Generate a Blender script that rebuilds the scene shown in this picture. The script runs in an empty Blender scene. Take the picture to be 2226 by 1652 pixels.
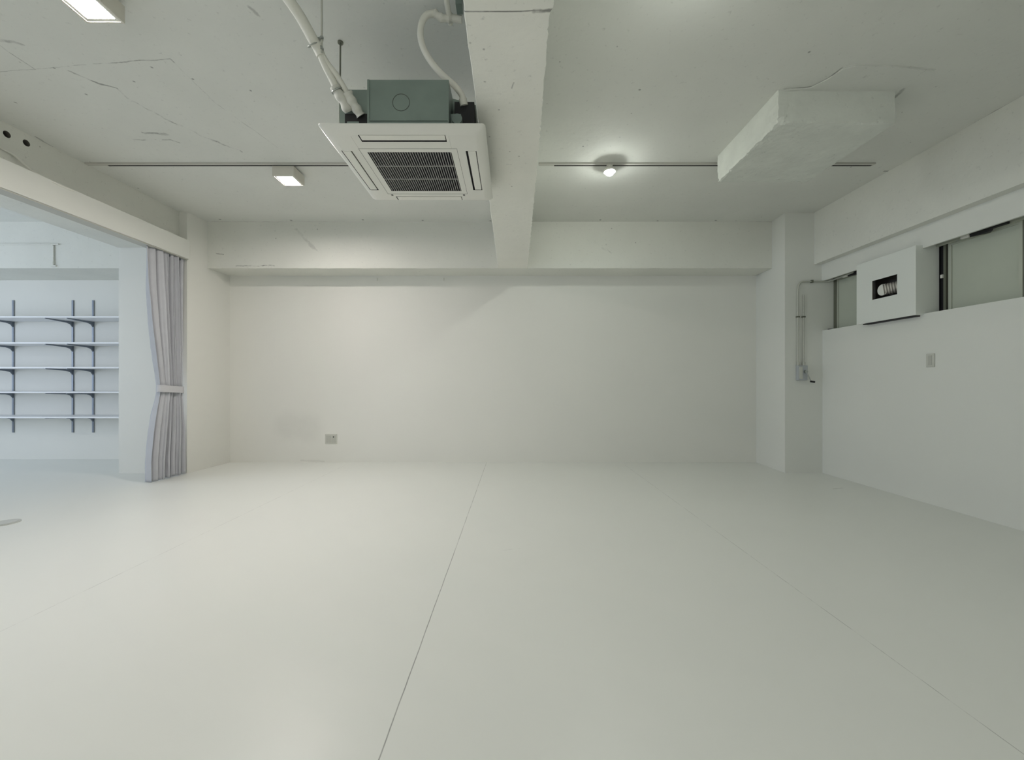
import bpy, bmesh, math, random
from mathutils import Vector, Matrix, noise

# ------------------------------------------------------------------ camera, world, light, exposure
W, H = 2226, 1652
FPX, CX, CY, CAMZ = 880.0, 1112.0, 832.0, 1.2
scn = bpy.context.scene
COL = scn.collection
cam_d = bpy.data.cameras.new('camera')
cam = bpy.data.objects.new('camera', cam_d)
COL.objects.link(cam)
cam.location = (0, 0, CAMZ)
cam.rotation_euler = (math.pi / 2, 0, 0)
cam_d.sensor_fit = 'HORIZONTAL'
cam_d.sensor_width = 36.0
cam_d.lens = 36.0 * FPX / W
cam_d.shift_x = (W / 2 - CX) / W
cam_d.shift_y = (CY - H / 2) / W
cam_d.clip_start = 0.02
scn.camera = cam

scn.view_settings.view_transform = 'Standard'
scn.view_settings.look = 'None'
scn.view_settings.gamma = 1.0
scn.view_settings.use_curve_mapping = False
scn.view_settings.exposure = 0.0

world = bpy.data.worlds.new('sky')
scn.world = world
world.use_nodes = True
wbg = world.node_tree.nodes['Background']
wbg.inputs[0].default_value = (0.75, 0.87, 1.0, 1)
wbg.inputs[1].default_value = 0.3


def area(name, loc, aim, sx, sy, power, color):
    l = bpy.data.lights.new(name, 'AREA')
    l.shape = 'RECTANGLE'
    l.size, l.size_y = sx, sy
    l.energy = power
    l.color = color
    o = bpy.data.objects.new(name, l)
    COL.objects.link(o)
    o.location = loc
    o.rotation_euler = (Vector(aim) - Vector(loc)).to_track_quat('-Z', 'Y').to_euler()
    return o


# daylight that enters by the windows: rear wall of the main room, outer wall of the side room
LIGHTS = {
    'rear': (27.0, (1.0, 0.95, 0.84)),
    'side': (124.0, (0.74, 0.83, 1.0)),
    'side_rear': (14.0, (0.68, 0.79, 1.0)),
    'box_far': (352.0, (1.0, 0.912, 0.865)),
    'box_near': (412.0, (1.0, 0.912, 0.865)),
    'bulb_far': (300.0, (0.955, 0.985, 0.92)),
    'bulb_near': (130.0, (0.955, 0.985, 0.92)),
    'bulb_unseen': (200.0, (0.97, 0.985, 0.91)),  # fill light from two unseen bulbs added behind the camera
}
area('daylight_rear', (-1.6, -2.95, 1.6), (-1.6, 6, 1.4), 3.9, 2.1, *LIGHTS['rear'])
area('daylight_side_room', (-10.0, 2.4, 1.8), (-5, 3.2, 1.5), 4.4, 2.2, *LIGHTS['side'])
area('daylight_side_room_rear', (-7.2, -2.95, 1.6), (-7.0, 6, 1.5), 3.6, 2.1, *LIGHTS['side_rear'])

CEIL = CAMZ + 2.263


# ------------------------------------------------------------------ pixel -> place
def at_y(u, v, y):
    return Vector(((u - CX) * y / FPX, y, CAMZ + (CY - v) * y / FPX))


def at_z(u, v, z):
    y = FPX * (z - CAMZ) / (CY - v)
    return at_y(u, v, y)


def at_x(u, v, x):
    y = x * FPX / (u - CX)
    return at_y(u, v, y)


# ------------------------------------------------------------------ materials
def base_mat(name, color, rough=0.6, metal=0.0, bump=0.0, bscale=60.0, var=0.0, vscale=1.5, spec=0.5, marks=None, detail=4.0, pits=0.0):
    """marks: list of (p, q, width, strength[, axes]) segments in place coordinates"""
    m = bpy.data.materials.new(name)
    m.use_nodes = True
    nt = m.node_tree
    b = nt.nodes['Principled BSDF']
    b.inputs['Roughness'].default_value = rough
    b.inputs['Metallic'].default_value = metal
    b.inputs['Specular IOR Level'].default_value = spec
    L = nt.links.new
    tc = nt.nodes.new('ShaderNodeTexCoord')
    n1 = nt.nodes.new('ShaderNodeTexNoise')
    n1.inputs['Scale'].default_value = vscale
    n1.inputs['Detail'].default_value = 6
    L(tc.outputs['Object'], n1.inputs['Vector'])
    mr = nt.nodes.new('ShaderNodeMapRange')
    mr.inputs['From Min'].default_value = 0.3
    mr.inputs['From Max'].default_value = 0.7
    mr.inputs['To Min'].default_value = 1.0 - var
    mr.inputs['To Max'].default_value = 1.0
    L(n1.outputs['Fac'], mr.inputs['Value'])
    fac = mr.outputs['Result']

    def M(op, a, bb=None, c=None, clamp=False):
        n = nt.nodes.new('ShaderNodeMath')
        n.operation = op
        n.use_clamp = clamp
        for i, x in enumerate((a, bb, c)):
            if x is None:
                continue
            if isinstance(x, (int, float)):
                n.inputs[i].default_value = x
            else:
                L(x, n.inputs[i])
        return n.outputs[0]

    def V(op, a, bb=None):
        n = nt.nodes.new('ShaderNodeVectorMath')
        n.operation = op
        for i, x in enumerate((a, bb)):
            if x is None:
                continue
            if isinstance(x, (tuple, Vector)):
                n.inputs[i].default_value = tuple(x)
            else:
                L(x, n.inputs[i])
        return n
    if marks:
        nb = nt.nodes.new('ShaderNodeTexNoise')
        nb.inputs['Scale'].default_value = 9
        nb.inputs['Detail'].default_value = 5
        L(tc.outputs['Object'], nb.inputs['Vector'])
        wob = V('SUBTRACT', nb.outputs['Color'], (0.5, 0.5, 0.5))
        nb2 = nt.nodes.new('ShaderNodeTexNoise')
        nb2.inputs['Scale'].default_value = 5.5
        nb2.inputs['Detail'].default_value = 7
        nb2.inputs['Roughness'].default_value = 0.7
        L(tc.outputs['Object'], nb2.inputs['Vector'])
        brk = nt.nodes.new('ShaderNodeMapRange')
        brk.inputs['From Min'].default_value = 0.42
        brk.inputs['From Max'].default_value = 0.56
        L(nb2.outputs['Fac'], brk.inputs['Value'])
        total = None
        for mk in marks:
            p, q, wd, st = Vector(mk[0]), Vector(mk[1]), mk[2], mk[3]
            wamp = mk[4] if len(mk) > 4 else 0.03
            broken = mk[5] if len(mk) > 5 else 0.7
            d = q - p
            sc = V('MULTIPLY', wob.outputs[0], (wamp, wamp, wamp))
            pos = V('ADD', tc.outputs['Object'], sc.outputs[0])
            rel = V('SUBTRACT', pos.outputs[0], p)
            if d.length > 1e-5:
                t = M('DIVIDE', V('DOT_PRODUCT', rel.outputs[0], d).outputs['Value'], d.length_squared, clamp=True)
                cs = nt.nodes.new('ShaderNodeVectorMath')
                cs.operation = 'SCALE'
                cs.inputs[0].default_value = tuple(d)
                L(t, cs.inputs['Scale'])
                dist = V('DISTANCE', rel.outputs[0], cs.outputs[0]).outputs['Value']
            else:
                dist = V('LENGTH', rel.outputs[0]).outputs['Value']
            s = nt.nodes.new('ShaderNodeMapRange')
            s.interpolation_type = 'SMOOTHSTEP'
            s.inputs['From Min'].default_value = wd
            s.inputs['From Max'].default_value = wd * 0.25
            L(dist, s.inputs['Value'])
            a = M('MULTIPLY', s.outputs['Result'], st)
            if broken > 0:
                a = M('MULTIPLY', a, M('MULTIPLY_ADD', brk.outputs['Result'], broken, 1 - broken))
            total = a if total is None else M('MAXIMUM', total, a)
        fac = M('MULTIPLY', fac, M('SUBTRACT', 1.0, M('MULTIPLY', total, 1.25, clamp=True)))
    if pits > 0:
        vo = nt.nodes.new('ShaderNodeTexVoronoi')
        vo.inputs['Scale'].default_value = 5.5
        L(tc.outputs['Object'], vo.inputs['Vector'])
        sx = nt.nodes.new('ShaderNodeSeparateColor')
        L(vo.outputs['Color'], sx.inputs['Color'])
        s1 = nt.nodes.new('ShaderNodeMapRange')
        s1.inputs['From Min'].default_value = 0.045
        s1.inputs['From Max'].default_value = 0.012
        L(vo.outputs['Distance'], s1.inputs['Value'])
        s2 = M('MULTIPLY', s1.outputs['Result'], M('GREATER_THAN', sx.outputs[0], 0.45))
        nf = nt.nodes.new('ShaderNodeTexNoise')
        nf.inputs['Scale'].default_value = 26
        nf.inputs['Detail'].default_value = 8
        nf.inputs['Roughness'].default_value = 0.7
        L(tc.outputs['Object'], nf.inputs['Vector'])
        s3 = nt.nodes.new('ShaderNodeMapRange')
        s3.inputs['From Min'].default_value = 0.60
        s3.inputs['From Max'].default_value = 0.74
        L(nf.outputs['Fac'], s3.inputs['Value'])
        pt = M('MAXIMUM', M('MULTIPLY', s2, M('MULTIPLY', sx.outputs[1], pits)), M('MULTIPLY', s3.outputs['Result'], pits * 0.45))
        fac = M('MULTIPLY', fac, M('SUBTRACT', 1.0, pt))
    cm = nt.nodes.new('ShaderNodeVectorMath')
    cm.operation = 'SCALE'
    cm.inputs[0].default_value = color
    L(fac, cm.inputs['Scale'])
    L(cm.outputs[0], b.inputs['Base Color'])
    if bump > 0:
        n2 = nt.nodes.new('ShaderNodeTexNoise')
        n2.inputs['Scale'].default_value = bscale
        n2.inputs['Detail'].default_value = detail
        L(tc.outputs['Object'], n2.inputs['Vector'])
        bp = nt.nodes.new('ShaderNodeBump')
        bp.inputs['Strength'].default_value = bump
        bp.inputs['Distance'].default_value = 0.01
        L(n2.outputs['Fac'], bp.inputs['Height'])
        L(bp.outputs[0], b.inputs['Normal'])
    return m


def emit_mat(name, color, strength):
    m = bpy.data.materials.new(name)
    m.use_nodes = True
    b = m.node_tree.nodes['Principled BSDF']
    b.inputs['Base Color'].default_value = (0.8, 0.8, 0.8, 1)
    b.inputs['Emission Color'].default_value = (*color, 1)
    b.inputs['Emission Strength'].default_value = strength
    return m


def cz(u, v):
    return at_z(u, v, CEIL)


def chain(pts, w, s, wob=0.03, brk=0.7, f=cz):
    P = [f(*p) for p in pts]
    return [(P[i], P[i + 1], w, s, wob, brk) for i in range(len(P) - 1)]


def dots(pts, w, s, f=cz):
    return [(f(*p), f(*p), w, s, 0.02, 0.0) for p in pts]


ceil_marks = (
    chain([(-40, 70), (0, 100), (75, 150)], 0.007, 0.40)
    + chain([(-20, 158), (75, 150), (235, 137)], 0.005, 0.22)
    + chain([(235, 137), (370, 128), (380, 137)], 0.007, 0.40)
    + chain([(380, 137), (470, 225), (610, 325)], 0.005, 0.24, 0.03, 0.9)
    + chain([(150, 155), (215, 182), (252, 191), (275, 214)], 0.012, 0.42, 0.06)
    + chain([(275, 214), (360, 258), (445, 298), (525, 330)], 0.016, 0.32, 0.1, 0.95)
    + chain([(310, 288), (366, 293)], 0.02, 0.34, 0.08)
    + chain([(290, 304), (366, 302), (390, 310)], 0.012, 0.34, 0.08)
    + chain([(0, 90), (50, 97)], 0.02, 0.28, 0.1)
    + chain([(78, 298), (112, 318)], 0.016, 0.5)
    + chain([(1762, 190), (1800, 172), (1832, 146)], 0.010, 0.35)
    + chain([(1945, 212), (1962, 194)], 0.02, 0.35)
    + chain([(2105, 277), (2122, 266)], 0.02, 0.4)
    + chain([(2122, 266), (2160, 243), (2215, 215)], 0.012, 0.28)
    + chain([(1922, 372), (1934, 372)], 0.012, 0.5, 0.0, 0)
    + chain([(195, 352), (240, 362)], 0.012, 0.3)
    + chain([(462, 482), (640, 482), (900, 483), (1080, 484)], 0.012, 0.25, 0.03, 0.8)
    + chain([(1160, 484), (1400, 484), (1690, 482)], 0.014, 0.38, 0.03, 0.8)
    + chain([(540, 14), (560, 34)], 0.02, 0.25, 0.1)
    + dots([(478, 477), (633, 479), (789, 478), (919, 479), (1066, 480), (1305, 478), (1430, 480), (1556, 479)], 0.022, 0.5)
    + dots([(118, 148), (188, 205), (545, 197), (33, 223), (420, 172), (330, 147), (1390, 195), (1760, 113),
            (300, 409), (150, 380), (1268, 318), (1850, 363), (470, 308), (290, 177), (1655, 472), (1600, 480)], 0.013, 0.42)
)
FACEY = 5.69
bf = lambda u, v: at_y(u, v, FACEY)
beam_marks = (
    chain([(512, 578), (596, 578)], 0.010, 0.5, 0.05, 0.8, bf)
    + chain([(470, 552), (486, 553)], 0.008, 0.4, 0.02, 0.5, bf)
    + chain([(640, 498), (690, 545)], 0.03, 0.14, 0.15, 0.9, bf)
    + chain([(1280, 520), (1330, 548)], 0.02, 0.16, 0.15, 0.9, bf)
    + chain([(600, 584), (700, 585), (860, 585)], 0.005, 0.25, 0.02, 0.6, bf)
    + chain([(1110, 582), (1143, 581)], 0.008, 0.6, 0.02, 0.3, bf)
    + chain([(1595, 588), (1606, 583)], 0.008, 0.4, 0.02, 0.3, bf)
    + dots([(690, 498), (600, 518), (1382, 528), (1330, 497)], 0.012, 0.35, bf)
)
ZB = CAMZ + 1.61
zb = lambda u, v: at_z(u, v, ZB)
mid_marks = (
    chain([(1000, 25), (1100, 25), (1205, 21)], 0.005, 0.55, 0.01, 0.4, zb)
    + chain([(1160, 23), (1205, 21)], 0.014, 0.5, 0.05, 0.8, zb)
    + chain([(1116, 180), (1112, 192)], 0.006, 0.4, 0.01, 0.4, zb)
    + dots([(1085, 239), (1065, 298), (1108, 330), (1128, 340), (1113, 405), (1052, 108), (1054, 178)], 0.009, 0.35, zb)
)
fl = lambda u, v: at_z(u, v, 0.0)
floor_marks = [
    (Vector((-0.376, 6.1, 0)), Vector((-0.405, 2.9, 0)), 0.0045, 0.35, 0.004, 0.5),
    (Vector((-0.405, 2.9, 0)), Vector((-0.430, 0.6, 0)), 0.0035, 0.50, 0.004, 0.2),
    (Vector((1.655, 5.9, 0)), Vector((1.655, 0.6, 0)), 0.003, 0.30, 0.004, 0.85),
    (Vector((-2.42, 5.9, 0)), Vector((-2.47, 1.6, 0)), 0.003, 0.26, 0.004, 0.85),
] + chain([(1812, 1063), (1832, 1061)], 0.012, 0.25, 0.03, 0.5, fl) + chain([(1095, 1196), (1130, 1192)], 0.006, 0.1, 0.03, 0.5, fl)

wf = lambda u, v: at_y(u, v, 6.10)
wall_marks = [
    (wf(625, 925), wf(672, 930), 0.30, 0.055, 0.12, 0.2),
    (wf(655, 1001), wf(705, 1003), 0.02, 0.09, 0.03, 0.3),
]

PAINT = (0.775, 0.785, 0.725)
M_CEIL = base_mat('painted_concrete_ceiling', (0.75, 0.765, 0.72), 0.75, bump=0.22, bscale=16, var=0.05, vscale=1.7, spec=0.25, marks=ceil_marks, pits=0.6, detail=8)
M_BEAMBACK = base_mat('painted_concrete_beam', PAINT, 0.6, bump=0.22, bscale=18, var=0.04, vscale=2, spec=0.3, marks=beam_marks, pits=0.6, detail=8)
M_BEAMMID = base_mat('painted_concrete_cross_beam', (0.885, 0.885, 0.815), 0.65, bump=0.25, bscale=22, var=0.04, vscale=3, spec=0.3, marks=mid_marks, pits=0.6, detail=8)
M_CONC = base_mat('painted_concrete', PAINT, 0.65, bump=0.25, bscale=18, var=0.06, vscale=2.4, spec=0.3, pits=0.6, detail=8)
M_ROUGH = base_mat('rough_concrete', (0.76, 0.79, 0.735), 0.75, bump=0.5, bscale=14, var=0.10, vscale=5, spec=0.25, pits=0.6, detail=9)
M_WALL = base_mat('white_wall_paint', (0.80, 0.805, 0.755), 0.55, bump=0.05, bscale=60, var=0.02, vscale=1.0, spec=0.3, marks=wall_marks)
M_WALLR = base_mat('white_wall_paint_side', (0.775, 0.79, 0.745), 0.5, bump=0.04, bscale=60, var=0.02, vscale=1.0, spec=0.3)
M_FLOOR = base_mat('white_floor_paint', (0.80, 0.82, 0.78), 0.34, bump=0.02, bscale=5, var=0.025, vscale=0.8, spec=0.5, marks=floor_marks)
M_BOX = base_mat('white_board', (0.80, 0.83, 0.79), 0.5, spec=0.3, var=0.01)
M_WHITE = base_mat('white_plastic', (0.80, 0.80, 0.74), 0.35, spec=0.4, var=0.01)
M_LOUV = base_mat('white_louver', (0.84, 0.84, 0.77), 0.35, spec=0.4, var=0.01)
M_DARK = base_mat('shadow_line_black', (0.012, 0.012, 0.014), 0.6)
M_GRDARK = base_mat('dark_filter', (0.028, 0.024, 0.034), 0.8, spec=0.2)
M_SLAT = base_mat('grille_slat', (0.33, 0.33, 0.32), 0.5)
M_GALV = base_mat('galvanised_steel', (0.26, 0.32, 0.29), 0.42, metal=0.55, var=0.12, vscale=7, bump=0.02, bscale=30)
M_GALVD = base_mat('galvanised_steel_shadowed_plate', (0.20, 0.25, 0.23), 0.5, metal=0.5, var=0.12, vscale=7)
M_STEEL = base_mat('steel', (0.42, 0.44, 0.42), 0.35, metal=0.9)
M_TAPE = base_mat('pipe_tape', (0.70, 0.70, 0.63), 0.65, bump=0.25, bscale=40, var=0.10, vscale=20)
M_HOSE = base_mat('hose_tape', (0.76, 0.76, 0.68), 0.6, bump=0.12, bscale=40, var=0.05, vscale=20)
M_TRACK = base_mat('track_grey', (0.55, 0.55, 0.50), 0.5)
M_RAIL = base_mat('rail_grey', (0.50, 0.50, 0.45), 0.5)
M_SLOT = base_mat('track_slot', (0.06, 0.06, 0.055), 0.6)
M_CURT = base_mat('curtain_cloth', (0.56, 0.575, 0.61), 0.85, bump=0.08, bscale=200, var=0.06, vscale=9, spec=0.2)
M_TIE = base_mat('tie_cloth', (0.62, 0.625, 0.65), 0.8, spec=0.2)
M_SHELF = base_mat('shelf_white', (0.84, 0.86, 0.88), 0.4, spec=0.4)
M_STD = base_mat('shelf_metal', (0.21, 0.24, 0.28), 0.4, metal=0.4)
M_PANE = base_mat('frosted_pane', (0.52, 0.56, 0.475), 0.5, spec=0.3, var=0.05, vscale=3)
M_FRAME = base_mat('window_aluminium', (0.50, 0.53, 0.45), 0.45, metal=0.1)
M_FRAMED = base_mat('window_aluminium_dark', (0.16, 0.17, 0.13), 0.5, metal=0.2)
M_PIPE = base_mat('conduit_paint', (0.52, 0.53, 0.47), 0.45, metal=0.1)
M_OPBOX = base_mat('operator_grey', (0.46, 0.49, 0.51), 0.45, metal=0.2)
M_PLATE = base_mat('wall_plate', (0.60, 0.61, 0.55), 0.45, var=0.02)
M_PLATED = base_mat('wall_plate_insert', (0.50, 0.51, 0.46), 0.5)
M_FLPL = base_mat('floor_plate', (0.56, 0.58, 0.55), 0.4)
M_HOUS = base_mat('lamp_housing', (0.70, 0.68, 0.60), 0.45, spec=0.4)
M_LED = {k: emit_mat('led_' + k, LIGHTS[k][1], LIGHTS[k][0]) for k in ('box_far', 'box_near', 'bulb_far', 'bulb_near', 'bulb_unseen')}
M_INSIDE = base_mat('hollow_interior_shade', (0.16, 0.15, 0.13), 0.8)  # dark tone puts the shade of the cut hollows into the colour
M_DUCT = base_mat('flexible_duct', (0.62, 0.60, 0.54), 0.35, metal=0.3)
M_DUCTCAP = base_mat('duct_cap', (0.85, 0.86, 0.80), 0.5)


# ------------------------------------------------------------------ mesh helpers
class MB:
    def __init__(s):
        s.bm = bmesh.new()

    def box(s, x0, x1, y0, y1, z0, z1, bev=0.0):
        r = bmesh.ops.create_cube(s.bm, size=1.0)
        vs = r['verts']
        for v in vs:
            v.co = Vector((x0 + (v.co.x + .5) * (x1 - x0), y0 + (v.co.y + .5) * (y1 - y0), z0 + (v.co.z + .5) * (z1 - z0)))
        if bev > 0:
            es = list({e for v in vs for e in v.link_edges})
            bmesh.ops.bevel(s.bm, geom=es, offset=bev, segments=2, affect='EDGES', profile=0.5)
        return s

    def cyl(s, p, q, r, r2=None, n=20, caps=True):
        p, q = Vector(p), Vector(q)
        d = q - p
        m = Matrix.Translation((p + q) / 2) @ d.to_track_quat('Z', 'Y').to_matrix().to_4x4()
        bmesh.ops.create_cone(s.bm, cap_ends=caps, segments=n, radius1=r, radius2=r if r2 is None else r2, depth=d.length, matrix=m)
        return s

    def tube(s, pts, r, n=14, caps=True, rfun=None, sub=8):
        P = smooth(pts, sub) if sub else [Vector(p) for p in pts]
        rings = []
        N = len(P)
        up = None
        for i in range(N):
            t = (P[min(i + 1, N - 1)] - P[max(i - 1, 0)]).normalized()
            if up is None:
                up = Vector((0, 0, 1)) if abs(t.z) < 0.9 else Vector((0, 1, 0))
            a = t.cross(up)
            if a.length < 1e-4:
                a = t.cross(Vector((1, 0, 0)))
            a.normalize()
            b = a.cross(t).normalized()
            up = b
            rr = rfun(i / (N - 1)) if rfun else r
            rings.append([s.bm.verts.new(P[i] + (a * math.cos(k * 2 * math.pi / n) + b * math.sin(k * 2 * math.pi / n)) * rr) for k in range(n)])
        for i in range(N - 1):
            for k in range(n):
                s.bm.faces.new((rings[i][k], rings[i][(k + 1) % n], rings[i + 1][(k + 1) % n], rings[i + 1][k]))
        if caps:
            s.bm.faces.new(list(reversed(rings[0])))
            s.bm.faces.new(rings[-1])
        return s

    def ball(s, c, r, sc=(1, 1, 1), n=24):
        m = Matrix.Translation(Vector(c)) @ Matrix.Diagonal((*sc, 1))
        bmesh.ops.create_uvsphere(s.bm, u_segments=n, v_segments=n // 2, radius=r, matrix=m)
        return s

    def torus(s, c, axis, R, r, n=32, k=8):
        c, axis = Vector(c), Vector(axis).normalized()
        a = axis.orthogonal().normalized()
        b = axis.cross(a)
        rings = []
        for i in range(n):
            th = 2 * math.pi * i / n
            d = a * math.cos(th) + b * math.sin(th)
            rings.append([s.bm.verts.new(c + d * (R + r * math.cos(2 * math.pi * j / k)) + axis * r * math.sin(2 * math.pi * j / k)) for j in range(k)])
        for i in range(n):
            for j in range(k):
                s.bm.faces.new((rings[i][j], rings[(i + 1) % n][j], rings[(i + 1) % n][(j + 1) % k], rings[i][(j + 1) % k]))
        return s

    def prism(s, pts, z0, z1):
        """pts: outline in x,y"""
        a = [s.bm.verts.new((p[0], p[1], z0)) for p in pts]
        b = [s.bm.verts.new((p[0], p[1], z1)) for p in pts]
        n = len(pts)
        s.bm.faces.new(list(reversed(a)))
        s.bm.faces.new(b)
        for i in range(n):
            s.bm.faces.new((a[i], a[(i + 1) % n], b[(i + 1) % n], b[i]))
        return s

    def build(s, name, mat, parent=None, smooth=False):
        bmesh.ops.recalc_face_normals(s.bm, faces=s.bm.faces)
        me = bpy.data.meshes.new(name)
        s.bm.to_mesh(me)
        s.bm.free()
        for m in (mat if isinstance(mat, (list, tuple)) else [mat]):
            me.materials.append(m)
        if smooth:
            me.polygons.foreach_set('use_smooth', [True] * len(me.polygons))
            me.set_sharp_from_angle(angle=math.radians(35))
        o = bpy.data.objects.new(name, me)
        COL.objects.link(o)
        if parent is not None:
            o.parent = parent
            o.matrix_parent_inverse = Matrix.Translation(-world_loc(parent))
        return o


def world_loc(o):
    # meshes under a thing carry place coordinates, so only a top-level parent has an offset
    return o.location.copy() if o.parent is None else Vector((0, 0, 0))


def smooth(pts, k=8):
    P = [Vector(p) for p in pts]
    if len(P) < 3:
        return P
    out = []
    for i in range(len(P) - 1):
        p0, p1, p2, p3 = P[max(i - 1, 0)], P[i], P[i + 1], P[min(i + 2, len(P) - 1)]
        for j in range(k):
            t = j / k
            out.append(0.5 * ((2 * p1) + (p2 - p0) * t + (2 * p0 - 5 * p1 + 4 * p2 - p3) * t * t + (3 * p1 - p0 - 3 * p2 + p3) * t ** 3))
    out.append(P[-1])
    return out


def tag(o, label=None, cat=None, group=None, kind=None):
    if label:
        o['label'] = label
    if cat:
        o['category'] = cat
    if group:
        o['group'] = group
    if kind:
        o['kind'] = kind
    return o


def thing(name, loc, label, cat, group=None):
    o = bpy.data.objects.new(name, None)
    o.empty_display_size = 0.05
    COL.objects.link(o)
    o.location = loc
    return tag(o, label, cat, group)


def struct(o, label, cat='wall'):
    return tag(o, label, cat, kind='structure')


def cut(o, cutter_bm, cutter_mat):
    me = bpy.data.meshes.new('cutter')
    bmesh.ops.recalc_face_normals(cutter_bm.bm, faces=cutter_bm.bm.faces)
    cutter_bm.bm.to_mesh(me)
    cutter_bm.bm.free()
    c = bpy.data.objects.new('cutter', me)
    me.materials.append(cutter_mat)
    COL.objects.link(c)
    md = o.modifiers.new('cut', 'BOOLEAN')
    md.object = c
    md.solver = 'EXACT'
    md.operation = 'DIFFERENCE'
    if hasattr(md, 'material_mode'):
        md.material_mode = 'TRANSFER'
    dg = bpy.context.evaluated_depsgraph_get()
    new = bpy.data.meshes.new_from_object(o.evaluated_get(dg))
    o.modifiers.clear()
    o.data = new
    bpy.data.objects.remove(c)
    return o


def grid_box(bm, x0, x1, y0, y1, z0, z1, seg):
    """box of welded grids; returns verts"""
    nx, ny, nz = (max(1, round((b - a) / seg)) for a, b in ((x0, x1), (y0, y1), (z0, z1)))
    vs = {}

    def v(i, j, k):
        key = (i, j, k)
        if key not in vs:
            vs[key] = bm.verts.new((x0 + (x1 - x0) * i / nx, y0 + (y1 - y0) * j / ny, z0 + (z1 - z0) * k / nz))
        return vs[key]
    for i in range(nx):
        for j in range(ny):
            for k in (0, nz):
                bm.faces.new((v(i, j, k), v(i + 1, j, k), v(i + 1, j + 1, k), v(i, j + 1, k)))
    for i in range(nx):
        for k in range(nz):
            for j in (0, ny):
                bm.faces.new((v(i, j, k), v(i + 1, j, k), v(i + 1, j, k + 1), v(i, j, k + 1)))
    for j in range(ny):
        for k in range(nz):
            for i in (0, nx):
                bm.faces.new((v(i, j, k), v(i, j + 1, k), v(i, j + 1, k + 1), v(i, j, k + 1)))
    return vs, (nx, ny, nz)


# ------------------------------------------------------------------ the setting
XL, XR, YB, YN = -10.2, 4.45, 6.10, -3.2
o = MB().box(XL, XR, YN, 6.6, -0.12, 0).build('floor', M_FLOOR)
struct(o, 'glossy white painted floor with fine straight seams', 'floor')
o = MB().box(XL, XR, YN, 6.6, CEIL, CEIL + 0.15).build('ceiling', M_CEIL)
struct(o, 'white painted bare concrete ceiling with cracks and form marks', 'ceiling')
# back wall of the main room, and of the side room
struct(MB().box(-4.30, XR, YB, 6.6, 0, CEIL).build('wall_back', M_WALL), 'wide plain white back wall below the concrete beam')
struct(MB().box(XL, -5.1, 6.36, 6.6, 0, CEIL).build('wall_side_room', M_WALL), 'back wall of the bluish side room carrying the shelves')
# left wall stub beside the curtain
struct(MB().prism([(-5.22, 5.38), (-4.298, 5.362), (-4.238, 6.12), (-4.238, 6.5), (-5.22, 6.5)], 0, CEIL).build('wall_left', M_WALL),
       'white wall pier behind the grey curtain at the left of the room')
# right wall: lower part, strip over the window, deep beam
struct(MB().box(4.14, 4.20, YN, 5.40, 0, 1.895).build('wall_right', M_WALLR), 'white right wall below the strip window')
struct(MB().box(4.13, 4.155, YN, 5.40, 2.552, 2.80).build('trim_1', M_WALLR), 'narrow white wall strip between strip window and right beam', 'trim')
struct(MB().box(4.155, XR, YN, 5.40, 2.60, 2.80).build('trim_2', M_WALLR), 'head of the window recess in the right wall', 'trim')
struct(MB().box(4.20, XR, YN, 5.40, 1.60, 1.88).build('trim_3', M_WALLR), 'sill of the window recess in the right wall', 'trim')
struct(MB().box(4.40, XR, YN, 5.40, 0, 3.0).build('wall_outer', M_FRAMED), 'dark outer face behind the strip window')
struct(MB().box(4.03, XR, YN, 5.40, 2.774, CEIL).build('trim_4', M_CONC), 'deep white concrete beam along the right wall', 'beam')
# pillar in the right back corner
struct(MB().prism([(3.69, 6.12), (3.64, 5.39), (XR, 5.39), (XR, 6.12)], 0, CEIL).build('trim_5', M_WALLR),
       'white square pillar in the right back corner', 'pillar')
# back beam over both rooms
mb = MB()
vs, (nx, ny, nz) = grid_box(mb.bm, -4.32, 3.668, FACEY, YB, CAMZ + 1.61, CEIL, 0.045)
for (i, j, k), v in vs.items():
    if j == 0 and k == 0:
        n_ = noise.noise(v.co * 9) * 0.006
        v.co.y += abs(n_)
        v.co.z += noise.noise(v.co * 14) * 0.004
struct(mb.build('trim_6', M_BEAMBACK), 'white concrete beam along the top of the back wall', 'beam')
struct(MB().box(XL, -5.22, FACEY, 6.36, CAMZ + 1.61, CEIL).build('trim_7', M_CONC), 'concrete beam above the shelves in the side room', 'beam')

# cross beam: ragged edges, slightly narrower towards the camera
mb = MB()
vs, (nx, ny, nz) = grid_box(mb.bm, -1, 1, 0.2, FACEY, ZB, CEIL, 0.028)
rnd = random.Random(4)


def beam_x(y, side):
    if side < 0:
        t = (y - 1.756) / (5.69 - 1.756)
        x = -0.207 + t * (0.019)
        if y < 1.756:
            x += 0.004
        return x
    if y > 2.886:
        t = (y - 2.886) / (5.69 - 2.886)
        return 0.190 + t * 0.036
    t = (y - 1.756) / (2.886 - 1.756)
    return 0.166 + t * 0.024 + (0.012 if y < 1.756 else 0)


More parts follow.
